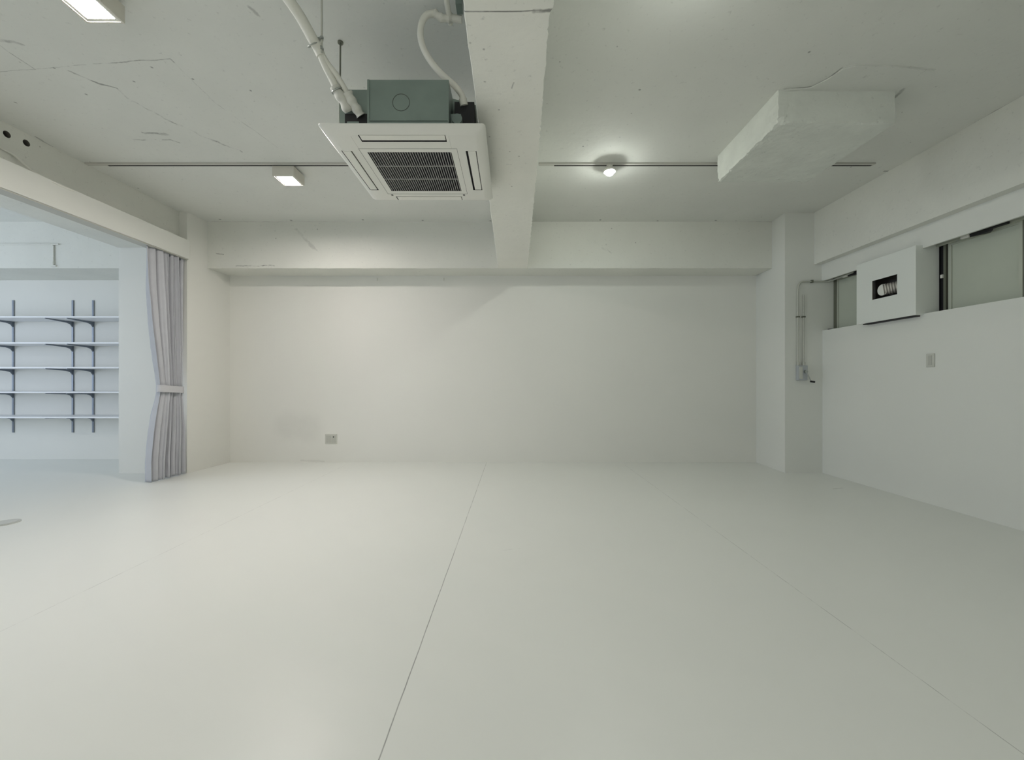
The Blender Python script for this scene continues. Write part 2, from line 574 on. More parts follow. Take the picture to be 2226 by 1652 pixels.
bmesh.ops.delete(mb.bm, geom=list(mb.bm.verts), context='VERTS')
ys = [0.2 + i * 0.022 for i in range(int((FACEY - 0.2) / 0.022) + 1)]
ys[-1] = FACEY
secs = []
for y in ys:
    jl = noise.noise(Vector((0, y * 22, 0))) * 0.006 + noise.noise(Vector((0, y * 7, 3))) * 0.005
    jr = (noise.noise(Vector((5, y * 30, 0))) * 0.009 + noise.noise(Vector((5, y * 9, 3))) * 0.005) * 1.0
    xl, xr = beam_x(y, -1), beam_x(y, 1)
    b_ = 0.003
    secs.append([(xl + 0.004, CEIL), (xl + 0.004, ZB + 0.03), (xl + jl * 0.6, ZB + b_), (xl + jl + b_, ZB), (xl + 0.05, ZB), (xr - 0.05, ZB),
                 (xr - jr * 1.0 - b_ * 0.6, ZB), (xr - jr, ZB + b_), (xr - 0.004, ZB + 0.03), (xr - 0.004, CEIL)])
rows = [[mb.bm.verts.new((p[0], y, p[1])) for p in s_] for y, s_ in zip(ys, secs)]
for i in range(len(rows) - 1):
    for k in range(10):
        mb.bm.faces.new((rows[i][k], rows[i][(k + 1) % 10], rows[i + 1][(k + 1) % 10], rows[i + 1][k]))
mb.bm.faces.new(rows[0])
mb.bm.faces.new(rows[-1])
struct(mb.build('trim_8', M_BEAMMID), 'ragged edged white cross beam running from camera to back wall', 'beam')

# left structural beam with two core holes, and the boxed header for the curtain
o = MB().box(-5.22, -4.403, YN, 5.37, 2.995, CEIL).build('trim_9', M_CONC)
hc = MB()
for (u, v) in ((15, 292), (57.5, 311)):
    p = at_x(u, v, -4.403)
    hc.cyl(p + Vector((0.02, 0, 0)), p - Vector((0.35, 0, 0)), 0.028, n=28)
cut(o, hc, M_INSIDE)
struct(o, 'concrete beam above the opening with two round holes', 'beam')
struct(MB().box(-4.41, -4.264, YN, 5.36, 2.835, 3.08, 0.002).build('trim_10', M_WALLR), 'long white header box over the opening that carries the curtain', 'header')
struct(MB().box(-4.425, -4.410, YN, 5.36, 2.828, 2.86).build('trim_11', M_WALLR), 'thin lip behind the white header box', 'trim')

# block hanging from the ceiling at the right, rough corners
mb = MB()
vs, (nx, ny, nz) = grid_box(mb.bm, 2.06, 2.96, 3.126, 4.05, 3.205, CEIL + 0.01, 0.022)
crn = Vector((2.06, 3.126, 3.205))
for (i, j, k), v in vs.items():
    e = (i == 0) + (j == 0) + (k == 0) + (i == nx) + (j == ny)
    near = max(0.0, 1 - (v.co - crn).length / 0.30)
    lft = max(0.0, 1 - ((v.co.x - 2.06) ** 2 + (v.co.z - 3.205) ** 2) ** 0.5 / 0.10)
    nn = Vector((noise.noise(v.co * 20), noise.noise(v.co * 20 + Vector((9, 0, 0))), noise.noise(v.co * 20 + Vector((0, 9, 0)))))
    amp = 0.0015 + 0.010 * near + 0.006 * lft
    if e >= 2 and k < nz:
        amp += 0.004
        v.co += Vector((abs(nn.x) * 0.012 if i == 0 else 0, abs(nn.y) * 0.008 if j == 0 else 0, abs(nn.z) * 0.012 if k == 0 else 0)) * (0.5 + lft)
    v.co += nn * amp
o = struct(mb.build('trim_12', M_ROUGH), 'rough concrete block hanging from the ceiling at the right', 'concrete block')
# shallow plaster step in the ceiling in front of the block
P = [cz(*p) for p in ((1702, 193), (1762, 190), (1800, 171), (1832, 146), (1862, 139), (1950, 142), (2035, 150))]
pts = [(p.x, p.y) for p in P] + [(2.97, 3.14), (2.06, 3.14)]
mb = MB().prism(pts, CEIL - 0.012, CEIL + 0.01)
bmesh.ops.bevel(mb.bm, geom=[e for e in mb.bm.edges if all(v.co.z < CEIL for v in e.verts)], offset=0.009, segments=2, affect='EDGES')
struct(mb.build('trim_13', M_CEIL), 'shallow raised plaster patch on the ceiling beside the block', 'plaster patch')

# walls outside the view, with windows that let daylight in
mb = MB()
RZ0, RZ1 = 0.5, 2.7
for a, b, z0, z1 in ((XL, XR, 0, RZ0), (XL, XR, RZ1, CEIL), (XL, -9.1, RZ0, RZ1), (-5.3, -3.6, RZ0, RZ1), (0.4, XR, RZ0, RZ1)):
    mb.box(a, b, YN, YN + 0.15, z0, z1)
struct(mb.build('wall_rear', M_WALL), 'white rear wall behind the camera with two wide windows')
mb = MB()
for a, b, z0, z1 in ((YN, 6.6, 0, RZ0), (YN, 6.6, RZ1 + .2, CEIL), (YN, 0.1, RZ0, RZ1 + .2), (4.7, 6.6, RZ0, RZ1 + .2)):
    mb.box(XL, XL + 0.15, a, b, z0, z1)
struct(mb.build('wall_side_room_outer', M_WALL), 'outer wall of the side room with one wide window')


# ------------------------------------------------------------------ strip window in the right wall
def sash(parent, y0, y1, x, name='sash', dark=False):
    z0, z1, f = 1.885, 2.575, 0.028
    mb = MB()
    mb.box(x - 0.012, x + 0.02, y0, y1, z1 - f, z1)
    mb.box(x - 0.012, x + 0.02, y0, y1, z0, z0 + f)
    mb.box(x - 0.012, x + 0.02, y0, y0 + f, z0 + f, z1 - f)
    mb.box(x - 0.012, x + 0.02, y1 - f, y1, z0 + f, z1 - f)
    fr = mb.build(name, M_FRAME, parent)
    MB().box(x, x + 0.008, y0 + f, y1 - f, z0 + f, z1 - f).build('pane', M_PANE, fr)
    return fr


win = thing('window_1', (4.30, 4.0, 1.885), 'long strip window with grey frosted panes high in the right wall', 'window')
win['kind'] = 'structure'
sash(win, 4.10, 5.355, 4.31)
sash(win, 3.405, 3.985, 4.31)
sash(win, 1.8, 3.39, 4.31)
MB().box(4.288, 4.33, 5.350, 5.390, 1.885, 2.60).build('jamb', M_FRAMED, win)
MB().box(4.27, 4.345, YN + .2, 5.36, 2.570, 2.60).box(4.262, 4.274, YN + .2, 5.36, 2.560, 2.575).build('head_rail', M_FRAME, win)
MB().box(4.315, 4.33, 3.985, 4.10, 1.885, 2.57).build('gap', M_DARK, win)
MB().box(4.29, 4.313, 4.000, 4.022, 1.89, 2.57).build('mullion', M_FRAMED, win)
MB().box(4.272, 4.29, 4.018, 4.036, 2.24, 2.275, 0.002).build('latch', M_WHITE, win)


def closer(u, v, length, label):
    c = at_x(u, v, 4.225)
    t = thing('window_operator_arm', c, label, 'window hardware', 'window opening arms')
    MB().box(c.x - 0.012, c.x + 0.012, c.y - 0.035, c.y + 0.035, c.z - 0.012, c.z + 0.018, 0.003).build('bracket', M_WHITE, t)
    mb = MB()
    y0, y1 = c.y - 0.04 - length, c.y - 0.035
    mb.box(c.x - 0.004, c.x + 0.030, y0, y1, c.z + 0.002, c.z + 0.022, 0.002)
    mb.prism([(c.x + 0.0, y0 + length * .35), (c.x + 0.0, y1), (c.x + 0.055, y0 + length * .6)], c.z - 0.016, c.z + 0.003)
    mb.build('arm', M_DARK, t)
    mb = MB().cyl((c.x, c.y - 0.02, c.z - 0.006), (c.x + 0.02, c.y + 0.10, c.z - 0.004), 0.004, n=10)
    mb.build('rod', M_STEEL, t)
    return t


closer(2099, 515, 0.27, 'dark window arm with white bracket at the top of the right pane')
closer(1838, 600, 0.25, 'dark window arm with white bracket between pillar and white box')

# conduit and crank operator on the pillar
PF = 5.39
t = thing('window_crank', (3.85, PF, 1.22), 'grey crank box with two thin tubes on the right pillar', 'window crank')
b = MB().box(3.782, 3.912, PF - 0.045, PF, 1.232, 1.43, 0.006).build('crank_box', M_OPBOX, t)
MB().box(3.80, 3.842, PF - 0.052, PF - 0.044, 1.25, 1.41, 0.002).build('cover_plate', M_PLATE, b)
MB().cyl((3.876, PF - 0.045, 1.345), (3.876, PF - 0.072, 1.345), 0.020, n=20).build('hub', M_STEEL, b)
h = MB().tube([(3.876, PF - 0.068, 1.345), (3.90, PF - 0.078, 1.28), (3.925, PF - 0.085, 1.225)], 0.006, sub=4).build('handle', M_STEEL, t, smooth=True)
MB().cyl((3.915, PF - 0.087, 1.218), (3.965, PF - 0.095, 1.210), 0.012, n=16).build('knob', M_DARK, h, smooth=True)
pz = 2.545
tp = [(3.803, PF - 0.016, 1.42), (3.803, PF - 0.016, 1.7), (3.803, PF - 0.016, 2.1), (3.803, PF - 0.016, 2.43), (3.816, PF - 0.016, 2.50), (3.85, PF - 0.016, 2.537), (3.91, PF - 0.016, pz),
      (4.05, PF - 0.018, pz), (4.17, PF - 0.022, pz), (4.205, PF - 0.05, pz), (4.215, PF - 0.12, pz + 0.005), (4.215, PF - 0.40, pz + 0.02)]
MB().tube(tp, 0.0105, n=14, sub=6).build('tube', M_PIPE, t, smooth=True)
MB().tube([(3.878, PF - 0.014, 1.42), (3.878, PF - 0.014, 2.365)], 0.0095, sub=0).build('tube', M_PIPE, t, smooth=True)
for x in (3.803, 3.878):
    MB().box(x - 0.020, x + 0.020, PF - 0.028, PF, 2.065, 2.085, 0.002).build('clip', M_FRAMED, t)
    MB().cyl((x, PF - 0.018, 1.40), (x, PF - 0.018, 1.475), 0.017, n=16).build('collar', M_PIPE, t)
MB().box(3.975, 4.0, PF - 0.030, PF, pz - 0.018, pz + 0.018, 0.002).build('clip', M_FRAMED, t)

# small black stop on the sill by the pillar
tag(MB().box(4.145, 4.19, 5.27, 5.31, 1.889, 1.905, 0.002).build('rubber_stop', M_DARK), 'small black stop on the window sill beside the pillar', 'stop')

# ------------------------------------------------------------------ white duct box in the window
t = thing('duct_cover_box', (4.17, 4.41, 1.885), 'white square box with a rectangular hole set into the strip window', 'duct box')
o = MB().box(4.06, 4.295, 4.065, 4.764, 1.883, 2.581, 0.0015).build('cover', [M_BOX, M_INSIDE], t)
c = MB().box(4.075, 4.280, 4.08, 4.749, 1.90, 2.566)
c.box(4.03, 4.09, 4.263, 4.557, 2.132, 2.344)
bmc = c
# two passes: hollow, then opening
c1 = MB().box(4.075, 4.280, 4.08, 4.749, 1.90, 2.566)
c.bm.free()
loc = o.matrix_parent_inverse.copy()
cut(o, c1, M_INSIDE)
c2 = MB().box(4.03, 4.09, 4.263, 4.557, 2.132, 2.344)
cut(o, c2, M_INSIDE)
MB().box(4.080, 4.139, 4.10, 4.70, 1.871, 1.883).build('underside_shadow_strip', M_DARK, t)  # black strip draws the shadow line under the box
d = thing('ventilation_duct', (4.2, 4.46, 2.2), 'round capped pipe inside the hole of the white box', 'duct')
cc = Vector((4.10, 4.475, 2.228))
MB().cyl(cc, cc + Vector((0.012, 0.0, 0)), 0.062, n=32).build('cap', M_DUCTCAP, d, smooth=True)
mb = MB()
dirv = Vector((0.17, -0.17, 0.03))
n = 22
mb.tube([cc + Vector((0.013, 0, 0)) + dirv * (i / n) for i in range(n + 1)], 0.06, n=28, sub=0,
        rfun=lambda s_: 0.061 + 0.003 * math.cos(s_ * n * math.pi))
mb.build('duct', M_DUCT, d, smooth=True)
MB().torus(cc + dirv * 0.55, dirv, 0.068, 0.004).build('clamp', M_STEEL, d, smooth=True)
MB().box(4.085, 4.093, 4.555, 4.575, 2.10, 2.40).build('mounting_strip', M_STEEL, d)

# ------------------------------------------------------------------ switch and socket plates
t = thing('light_switch', (4.14, 3.995, 1.355), 'pale light switch plate on the right wall below the window', 'light switch')
MB().box(4.130, 4.14, 3.956, 4.034, 1.355, 1.487, 0.003).build('plate', M_PLATE, t)
MB().box(4.126, 4.132, 3.978, 4.012, 1.375, 1.467, 0.002).build('rocker', M_PLATED, t)
t = thing('wall_socket', (-2.717, YB, 0.28), 'pale double socket plate low on the back wall', 'socket')
MB().box(-2.806, -2.628, YB - 0.010, YB, 0.280, 0.424, 0.003).build('plate', M_PLATE, t)
MB().box(-2.790, -2.725, YB - 0.014, YB - 0.008, 0.298, 0.406, 0.002).build('insert', M_PLATED, t)
MB().box(-2.712, -2.645, YB - 0.014, YB - 0.008, 0.298, 0.406, 0.002).build('insert', M_PLATED, t)
MB().cyl((-2.677, YB - 0.0135, 0.385), (-2.677, YB - 0.018, 0.385), 0.009, n=16).build('jack', M_DARK, t)
# pin pair on the soffit, above the back wall
for i, u in enumerate((820, 965)):
    p = at_y(u, 605, 6.085)
    tag(MB().cyl(p + Vector((0, 0, 0.005)), p - Vector((0, 0, 0.035)), 0.006, n=10).build('ceiling_hook', M_TAPE),
        ('small pale hook under the back beam, left one of the two', 'small pale hook under the back beam, right one of the two')[i], 'hook', 'hooks under the back beam')

# ------------------------------------------------------------------ lighting track and lamps
TY = 4.175


def track(x0, x1, s0, label):
    t = thing('lighting_track', ((x0 + x1) / 2, TY, CEIL), label, 'lighting track', 'lighting tracks')
    MB().box(x0, x1, TY - 0.020, TY + 0.020, CEIL - 0.016, CEIL).build('rail', M_TRACK, t)
    MB().box(s0, x1 - 0.02, TY + 0.006, TY + 0.021, CEIL - 0.0185, CEIL - 0.0155).build('slot', M_SLOT, t)


track(-4.385, -0.215, -4.17, 'grey lighting track on the ceiling left of the cross beam')
track(0.28, 3.74, 0.44, 'grey lighting track on the ceiling right of the cross beam')


def ring_faces(bm, a, b):
    n = len(a)
    for i in range(n):
        bm.faces.new((a[i], a[(i + 1) % n], b[(i + 1) % n], b[i]))


def box_lamp(x0, y0, label, led):
    s, zt, zb_ = 0.222, CEIL - 0.018, CEIL - 0.120
    t = thing('ceiling_lamp', (x0 + s / 2, y0 + s / 2, zb_), label, 'ceiling lamp', 'square box lamps on the ceiling tracks')
    mb = MB()
    w = 0.012
    mb.box(x0, x0 + s, y0, y0 + w, zb_, zt).box(x0, x0 + s, y0 + s - w, y0 + s, zb_, zt)
    mb.box(x0, x0 + w, y0 + w, y0 + s - w, zb_, zt).box(x0 + s - w, x0 + s, y0 + w, y0 + s - w, zb_, zt)
    mb.box(x0 + w, x0 + s - w, y0 + w, y0 + s - w, zt - 0.01, zt)
    mb.build('housing', M_HOUS, t)
    e = 0.030
    MB().box(x0 + w, x0 + s - w, y0 + w, y0 + e, zb_ + 0.004, zb_ + 0.009).box(x0 + w, x0 + s - w, y0 + s - e, y0 + s - w, zb_ + 0.004, zb_ + 0.009) \
        .box(x0 + w, x0 + e, y0 + e, y0 + s - e, zb_ + 0.004, zb_ + 0.009).box(x0 + s - e, x0 + s - w, y0 + e, y0 + s - e, zb_ + 0.004, zb_ + 0.009).build('bezel', M_WHITE, t)
    MB().box(x0 + e, x0 + s - e, y0 + e, y0 + s - e, zb_ + 0.006, zb_ + 0.012).build('diffuser', M_LED[led], t)
    MB().box(x0 + s * .3, x0 + s * .9, y0 + 0.004, y0 + 0.04, zt, CEIL - 0.0161).build('adapter', M_TRACK, t)
    return t


box_lamp(-2.478, 4.19, 'lit square box lamp on the track left of the air conditioner', 'box_far')
box_lamp(-2.53, 2.195, 'lit square box lamp at the upper left, nearest the camera', 'box_near')


def spot_lamp(x, y, label, led):
    t = thing('ceiling_lamp', (x, y, CEIL - 0.12), label, 'ceiling lamp', 'round bulbs on the right tracks')
    MB().box(x - 0.03, x + 0.03, y - 0.014, y + 0.014, CEIL - 0.026, CEIL - 0.0165, 0.002).build('adapter', M_WHITE, t)
    # socket: white cone that widens to a rim above the lit dome
    mb = MB()
    prof = [(0.018, -0.026), (0.022, -0.036), (0.040, -0.050), (0.057, -0.066), (0.059, -0.090), (0.0565, -0.090), (0.0545, -0.072), (0.020, -0.068)]
    rings = [[mb.bm.verts.new((x + r_ * math.cos(2 * math.pi * k / 32), y + r_ * math.sin(2 * math.pi * k / 32), CEIL + z_)) for k in range(32)] for r_, z_ in prof]
    for a_, b_ in zip(rings, rings[1:]):
        ring_faces(mb.bm, a_, b_)
    mb.bm.faces.new(rings[0])
    mb.bm.faces.new(rings[-1])
    mb.build('socket', M_WHITE, t, smooth=True)
    mb = MB()
    r0, n_, m_ = 0.049, 32, 12
    rings = [[mb.bm.verts.new((x + r0 * math.cos(a) * math.cos(2 * math.pi * k / n_), y + r0 * math.cos(a) * math.sin(2 * math.pi * k / n_), CEIL - 0.0745 - 1.10 * r0 * math.sin(a))) for k in range(n_)]
             for a in [math.pi / 2 * i / m_ for i in range(m_)]]
    for a_, b_ in zip(rings, rings[1:]):
        ring_faces(mb.bm, a_, b_)
    mb.bm.faces.new(rings[0])
    mb.bm.faces.new(rings[-1])
    mb.build('bulb', M_LED[led], t, smooth=True)


spot_lamp(1.012, TY, 'glowing round bulb on the right track beyond the cross beam', 'bulb_far')
spot_lamp(0.985, 2.17, 'glowing round bulb at the top edge right of the cross beam', 'bulb_near')
spot_lamp(1.0, 0.20, 'added unseen round bulb behind the camera on the right', 'bulb_unseen')
spot_lamp(1.0, -1.80, 'added unseen round bulb furthest behind the camera on the right', 'bulb_unseen')
# near track, mostly above the frame
t = thing('lighting_track', (0, 2.17, CEIL), 'near lighting track above the frame', 'lighting track', 'lighting tracks')
MB().box(0.28, 3.7, 2.15, 2.19, CEIL - 0.016, CEIL).build('rail', M_TRACK, t)

# ------------------------------------------------------------------ air conditioner
ac = thing('air_conditioner', (-0.637, 2.812, 2.663), 'white ceiling cassette air conditioner with bare metal casing beside the cross beam', 'air conditioner')
zp = CAMZ + 1.463
X0, X1, Y0, Y1 = -1.122, -0.152, 2.335, 3.290


def rrect(bm, x0, x1, y0, y1, r, z, n=5):
    out = []
    for cx, cy, a0 in ((x1 - r, y1 - r, 0), (x0 + r, y1 - r, 90), (x0 + r, y0 + r, 180), (x1 - r, y0 + r, 270)):
        for i in range(n + 1):
            a = math.radians(a0 + 90 * i / n)
            out.append(bm.verts.new((cx + r * math.cos(a), cy + r * math.sin(a), z)))
    return out


mb = MB()
prof = [(0.0, 0.034), (0.0, 0.030), (0.004, 0.024), (0.016, 0.014), (0.034, 0.006), (0.055, 0.001), (0.060, 0.0)]
prev = None
first = None
for dx, dz in prof:
    r_ = rrect(mb.bm, X0 + dx, X1 - dx, Y0 + dx, Y1 - dx, 0.022, zp + dz)
    if prev:
        ring_faces(mb.bm, prev, r_)
    else:
        first = r_
    prev = r_
mb.bm.faces.new(prev)
mb.bm.faces.new(first)
panel = mb.build('panel', [M_WHITE, M_DARK], ac)
# slots for louvers and grille cut in the panel
LOUV = [(-0.908, -0.392, 2.392, 2.458), (-0.908, -0.392, 3.180, 3.246), (-1.075, -1.008, 2.555, 3.075), (-0.290, -0.222, 2.555, 3.075)]
c = MB()
for a, b_, c_, d_ in LOUV:
    c.box(a, b_, c_, d_, zp - 0.01, zp + 0.022)
cut(panel, c, M_DARK)
c = MB()
c.box(-0.915, -0.382, 2.570, 3.088, zp - 0.01, zp + 0.024)
cut(panel, c, M_DARK)
for p in panel.data.polygons:
    p.use_smooth = True
panel.data.set_sharp_from_angle(angle=math.radians(25))
for k, (a, b_, c_, d_) in enumerate(LOUV):
    g = 0.005
    mb = MB()
    x0_, x1_, y0_, y1_ = a + g, b_ - g, c_ + g * 0.9, d_ - g * 0.6
    if k == 0:
        y1_ -= 0.008
    if k == 1:
        y0_ += 0.008
    if k == 2:
        x1_ -= 0.004
    if k == 3:
        x0_ += 0.008
    mb.box(x0_, x1_, y0_, y1_, zp + 0.001, zp + 0.009, 0.002)
    mb.build('louver', M_LOUV, ac)
# grille: frame groove, slats, cross bars
gx0, gx1, gy0, gy1 = -0.915, -0.382, 2.570, 3.088
gr = MB()
N = 33
for i in range(N):
    x = gx0 + (gx1 - gx0) * (i + 0.5) / N
    gr.box(x - 0.0024, x + 0.0024, gy0, gy1, zp + 0.002, zp + 0.012)
for f in (1 / 3, 2 / 3):
    y = gy0 + (gy1 - gy0) * f
    gr.box(gx0, gx1, y - 0.004, y + 0.004, zp + 0.0015, zp + 0.011)
grille = gr.build('intake_grille', M_SLAT, ac)
MB().box(gx0, gx1, gy0, gy1, zp + 0.018, zp + 0.0235).build('filter', M_GRDARK, grille)
# thin dark joint lines round the grille lid and corner pads
mb = MB()
lx0, lx1, ly0, ly1, w = -0.957, -0.343, 2.529, 3.135, 0.0016
mb.box(lx0, lx1, ly0, ly0 + w, zp - 0.0006, zp + 0.001)
mb.box(lx0, lx0 + w, ly0, ly1, zp - 0.0006, zp + 0.001)
mb.box(lx1, lx1 + w, ly0, ly1, zp - 0.0006, zp + 0.001)
mb.box(lx0, lx1, ly1, ly1 + w, zp - 0.0006, zp + 0.001)
mb.box(lx0 + 0.02, lx0 + 0.035, ly1 + 0.01, ly1 + 0.03, zp - 0.0006, zp + 0.001)
mb.box(lx1 - 0.035, lx1 - 0.02, ly1 + 0.01, ly1 + 0.03, zp - 0.0006, zp + 0.001)
mb.build('lid_joint', M_SLOT, ac)
for x in (-0.955, -0.375):
    MB().box(x, x + 0.0014, 2.40, 2.529, zp - 0.0004, zp + 0.001).build('corner_joint', M_TRACK, ac)
# metal casing
zt = CAMZ + 1.755
zc0 = zp + 0.030
cas = MB()
cas.prism([(-0.832, 2.345), (-0.364, 2.345), (-0.364, 2.50), (-0.225, 2.56), (-0.225, 3.24), (-1.03, 3.24), (-1.03, 2.425), (-0.832, 2.425)], zc0, zt)
casing = cas.build('casing', M_GALV, ac)
MB().box(-0.826, -0.370, 2.337, 2.345, zc0 + 0.004, zc0 + 0.012).box(-0.826, -0.370, 2.339, 2.345, zc0 + 0.022, zc0 + 0.028).box(-0.834, -0.822, 2.339, 2.35, zc0, zt - 0.002) \
    .build('flange', M_GALV, casing)
MB().torus((-0.640, 2.345, CAMZ + 1.624), (0, 1, 0), 0.049, 0.0016, n=48, k=6).build('knockout_ring', M_SLOT, casing)
# drain side: dark plate and cap
MB().box(-0.345, -0.226, 2.45, 2.54, zc0, CAMZ + 1.700).build('drain_plate', M_DARK, ac)
MB().box(-0.362, -0.30, 2.40, 2.44, zc0, zc0 + 0.10).build('side_plate', M_GALVD, ac)
MB().cyl((-0.32, 2.40, CAMZ + 1.55), (-0.32, 2.375, CAMZ + 1.55), 0.030, n=24).build('drain_cap', M_GALVD, ac, smooth=True)
MB().box(-0.99, -0.84, 2.405, 2.425, zc0, zc0 + 0.105).build('pipe_plate', M_DARK, ac)
MB().box(-0.975, -0.905, 2.398, 2.406, zc0, zc0 + 0.055).build('pipe_cover', M_GALV, ac)
# suspension lug
lug = at_y(733, 262, 2.43)
MB().box(lug.x - 0.035, lug.x + 0.02, 2.40, 2.45, zc0 + 0.028, zc0 + 0.036).box(lug.x - 0.010, lug.x + 0.03, 2.405, 2.44, zc0, zc0 + 0.03).build('lug', M_DARK, ac)

# threaded rods
p = cz(740, 91)
t = thing('hanger_rod', p, 'dark threaded rod from the ceiling to the left of the air conditioner', 'rod')
bx = p.x
MB().cyl((bx, p.y, CEIL), (bx + 0.012, p.y - 0.04, CAMZ + 1.51), 0.0055, n=10).build('rod', M_FRAMED, t)
MB().cyl((bx, p.y, CEIL), (bx, p.y, CEIL - 0.010), 0.018, n=14).build('anchor', M_FRAMED, t)

# refrigerant pipes
t = thing('refrigerant_pipe', at_y(770, 250, 2.42), 'white taped pipe pair rising from the air conditioner to the upper left', 'pipe')
tr = [at_y(698, 122, 2.255), at_y(690, 104, 2.24), at_y(676, 78, 2.20), at_y(655, 40, 2.15), at_y(634, 8, 2.10), at_y(606, -30, 2.05), at_y(560, -90, 1.97), at_y(480, -180, 1.80), at_y(330, -370, 1.52)]
MB().tube(tr, 0.027, n=18, rfun=lambda s_: 0.024 + 0.004 * min(1, s_ * 6)).build('wrapped_pipe', M_HOSE, t, smooth=True)
a1 = [at_y(695, 112, 2.25), at_y(706, 140, 2.28), at_y(722, 172, 2.32), at_y(733, 195, 2.345)]
a2 = [at_y(697, 112, 2.25), at_y(712, 138, 2.28), at_y(731, 162, 2.31), at_y(748, 190, 2.34), at_y(757, 206, 2.36)]
MB().tube(a1, 0.021).build('branch_pipe', M_HOSE, t, smooth=True)
MB().tube(a2, 0.015).build('branch_pipe', M_HOSE, t, smooth=True)
s1 = [at_y(728, 188, 2.335), at_y(736, 203, 2.35), at_y(748, 222, 2.37), at_y(759, 243, 2.40)]
s2 = [at_y(756, 202, 2.35), at_y(764, 218, 2.365), at_y(775, 236, 2.385), at_y(785, 252, 2.405)]
lump = lambda s_: 0.029 + 0.0035 * math.sin(s_ * 17) * (0.4 + s_)
MB().tube(s1, 0.03, rfun=lump, n=18).build('insulation_sleeve', M_TAPE, t, smooth=True)
MB().tube(s2, 0.03, rfun=lambda s_: 0.027 + 0.003 * math.sin(s_ * 19 + 1), n=18).build('insulation_sleeve', M_TAPE, t, smooth=True)
q = at_y(733, 197, 2.345)
MB().torus(q, (s1[1] - s1[0]), 0.033, 0.004).build('strap', M_STEEL, t, smooth=True)

# pipe hanger
c0 = at_y(693, 98, 2.235)
rx = at_y(699.5, 60, 2.235).x
t = thing('pipe_hanger', (rx, 2.235, CEIL), 'steel pipe clamp on a thin rod hanging from the ceiling', 'pipe hanger')
MB().cyl((rx, 2.235, CEIL), (rx, 2.235, c0.z - 0.045), 0.0055, n=10).build('rod', M_PIPE, t)
c1_ = at_y(681, 97, 2.225)
MB().torus(c1_, tr[0] - tr[2], 0.031, 0.0035).build('ring', M_STEEL, t, smooth=True)
mb = MB()
mb.box(rx - 0.020, rx + 0.004, 2.225, 2.245, c0.z + 0.028, c0.z + 0.036)
mb.box(rx - 0.020, rx + 0.004, 2.225, 2.245, c0.z - 0.016, c0.z - 0.008)
mb.box(rx - 0.022, rx - 0.017, 2.225, 2.245, c0.z - 0.016, c0.z + 0.036)
mb.cyl((rx, 2.235, c0.z + 0.036), (rx, 2.235, c0.z + 0.046), 0.010, n=6)
mb.cyl((rx, 2.235, c0.z - 0.026), (rx, 2.235, c0.z - 0.016), 0.010, n=6)
mb.build('turnbuckle', M_STEEL, t)
MB().box(c1_.x + 0.026, rx - 0.015, 2.228, 2.240, c1_.z + 0.004, c1_.z + 0.018).build('bolt', M_FRAMED, t)

# drain hose and rigid drain pipe along the ceiling
hz = [at_y(1008, 226, 2.45), at_y(1004, 207, 2.44), at_y(988, 186, 2.42), at_y(963, 164, 2.41), at_y(940, 138, 2.40), at_y(922, 108, 2.40), at_y(914, 78, 2.40), at_y(917, 50, 2.40), at_y(928, 33, 2.40), at_y(946, 29, 2.41)]
t = thing('drain_hose', at_y(1008, 226, 2.45), 'white flexible drain hose curving from the air conditioner to the ceiling', 'hose')
MB().tube(hz, 0.0185, n=18).build('hose', M_HOSE, t, smooth=True)
MB().cyl(at_y(1009, 230, 2.452), at_y(1006, 215, 2.442), 0.024, n=20).build('hose_collar', M_HOSE, t, smooth=True)
t = thing('drain_pipe', at_y(975, 40, 2.43), 'white rigid drain pipe with joints on the ceiling beside the cross beam', 'pipe')
j = at_y(977, 38, 2.43)
MB().tube([at_y(944, 28, 2.41), at_y(958, 38, 2.415), at_y(977, 40, 2.425)], 0.021, n=16, rfun=lambda s_: 0.021 + 0.003 * math.sin(s_ * 15)).build('elbow', M_TAPE, t, smooth=True)
MB().ball(j, 0.028).build('tee', M_TAPE, t, smooth=True)
MB().cyl(j + Vector((0, 0.04, 0)), Vector((j.x, 0.3, j.z)), 0.0165, n=16).build('pipe', M_HOSE, t, smooth=True)
MB().cyl(j, j + Vector((0.075, 0.0, -0.012)), 0.020, n=16).build('branch', M_TAPE, t, smooth=True)
MB().box(j.x + 0.05, j.x + 0.085, j.y - 0.10, j.y - 0.03, j.z - 0.01, CEIL).build('bracket', M_GALV, t)

# ------------------------------------------------------------------ curtain
CXC = -4.322


def lerp_tab(z, tab):
    for (z0, a), (z1, b_) in zip(tab, tab[1:]):
        if z <= z1:
            f = max(0, min(1, (z - z0) / (z1 - z0)))
            f = f * f * (3 - 2 * f) if len(tab) < 1 else f
            return a + (b_ - a) * f
    return tab[-1][1]


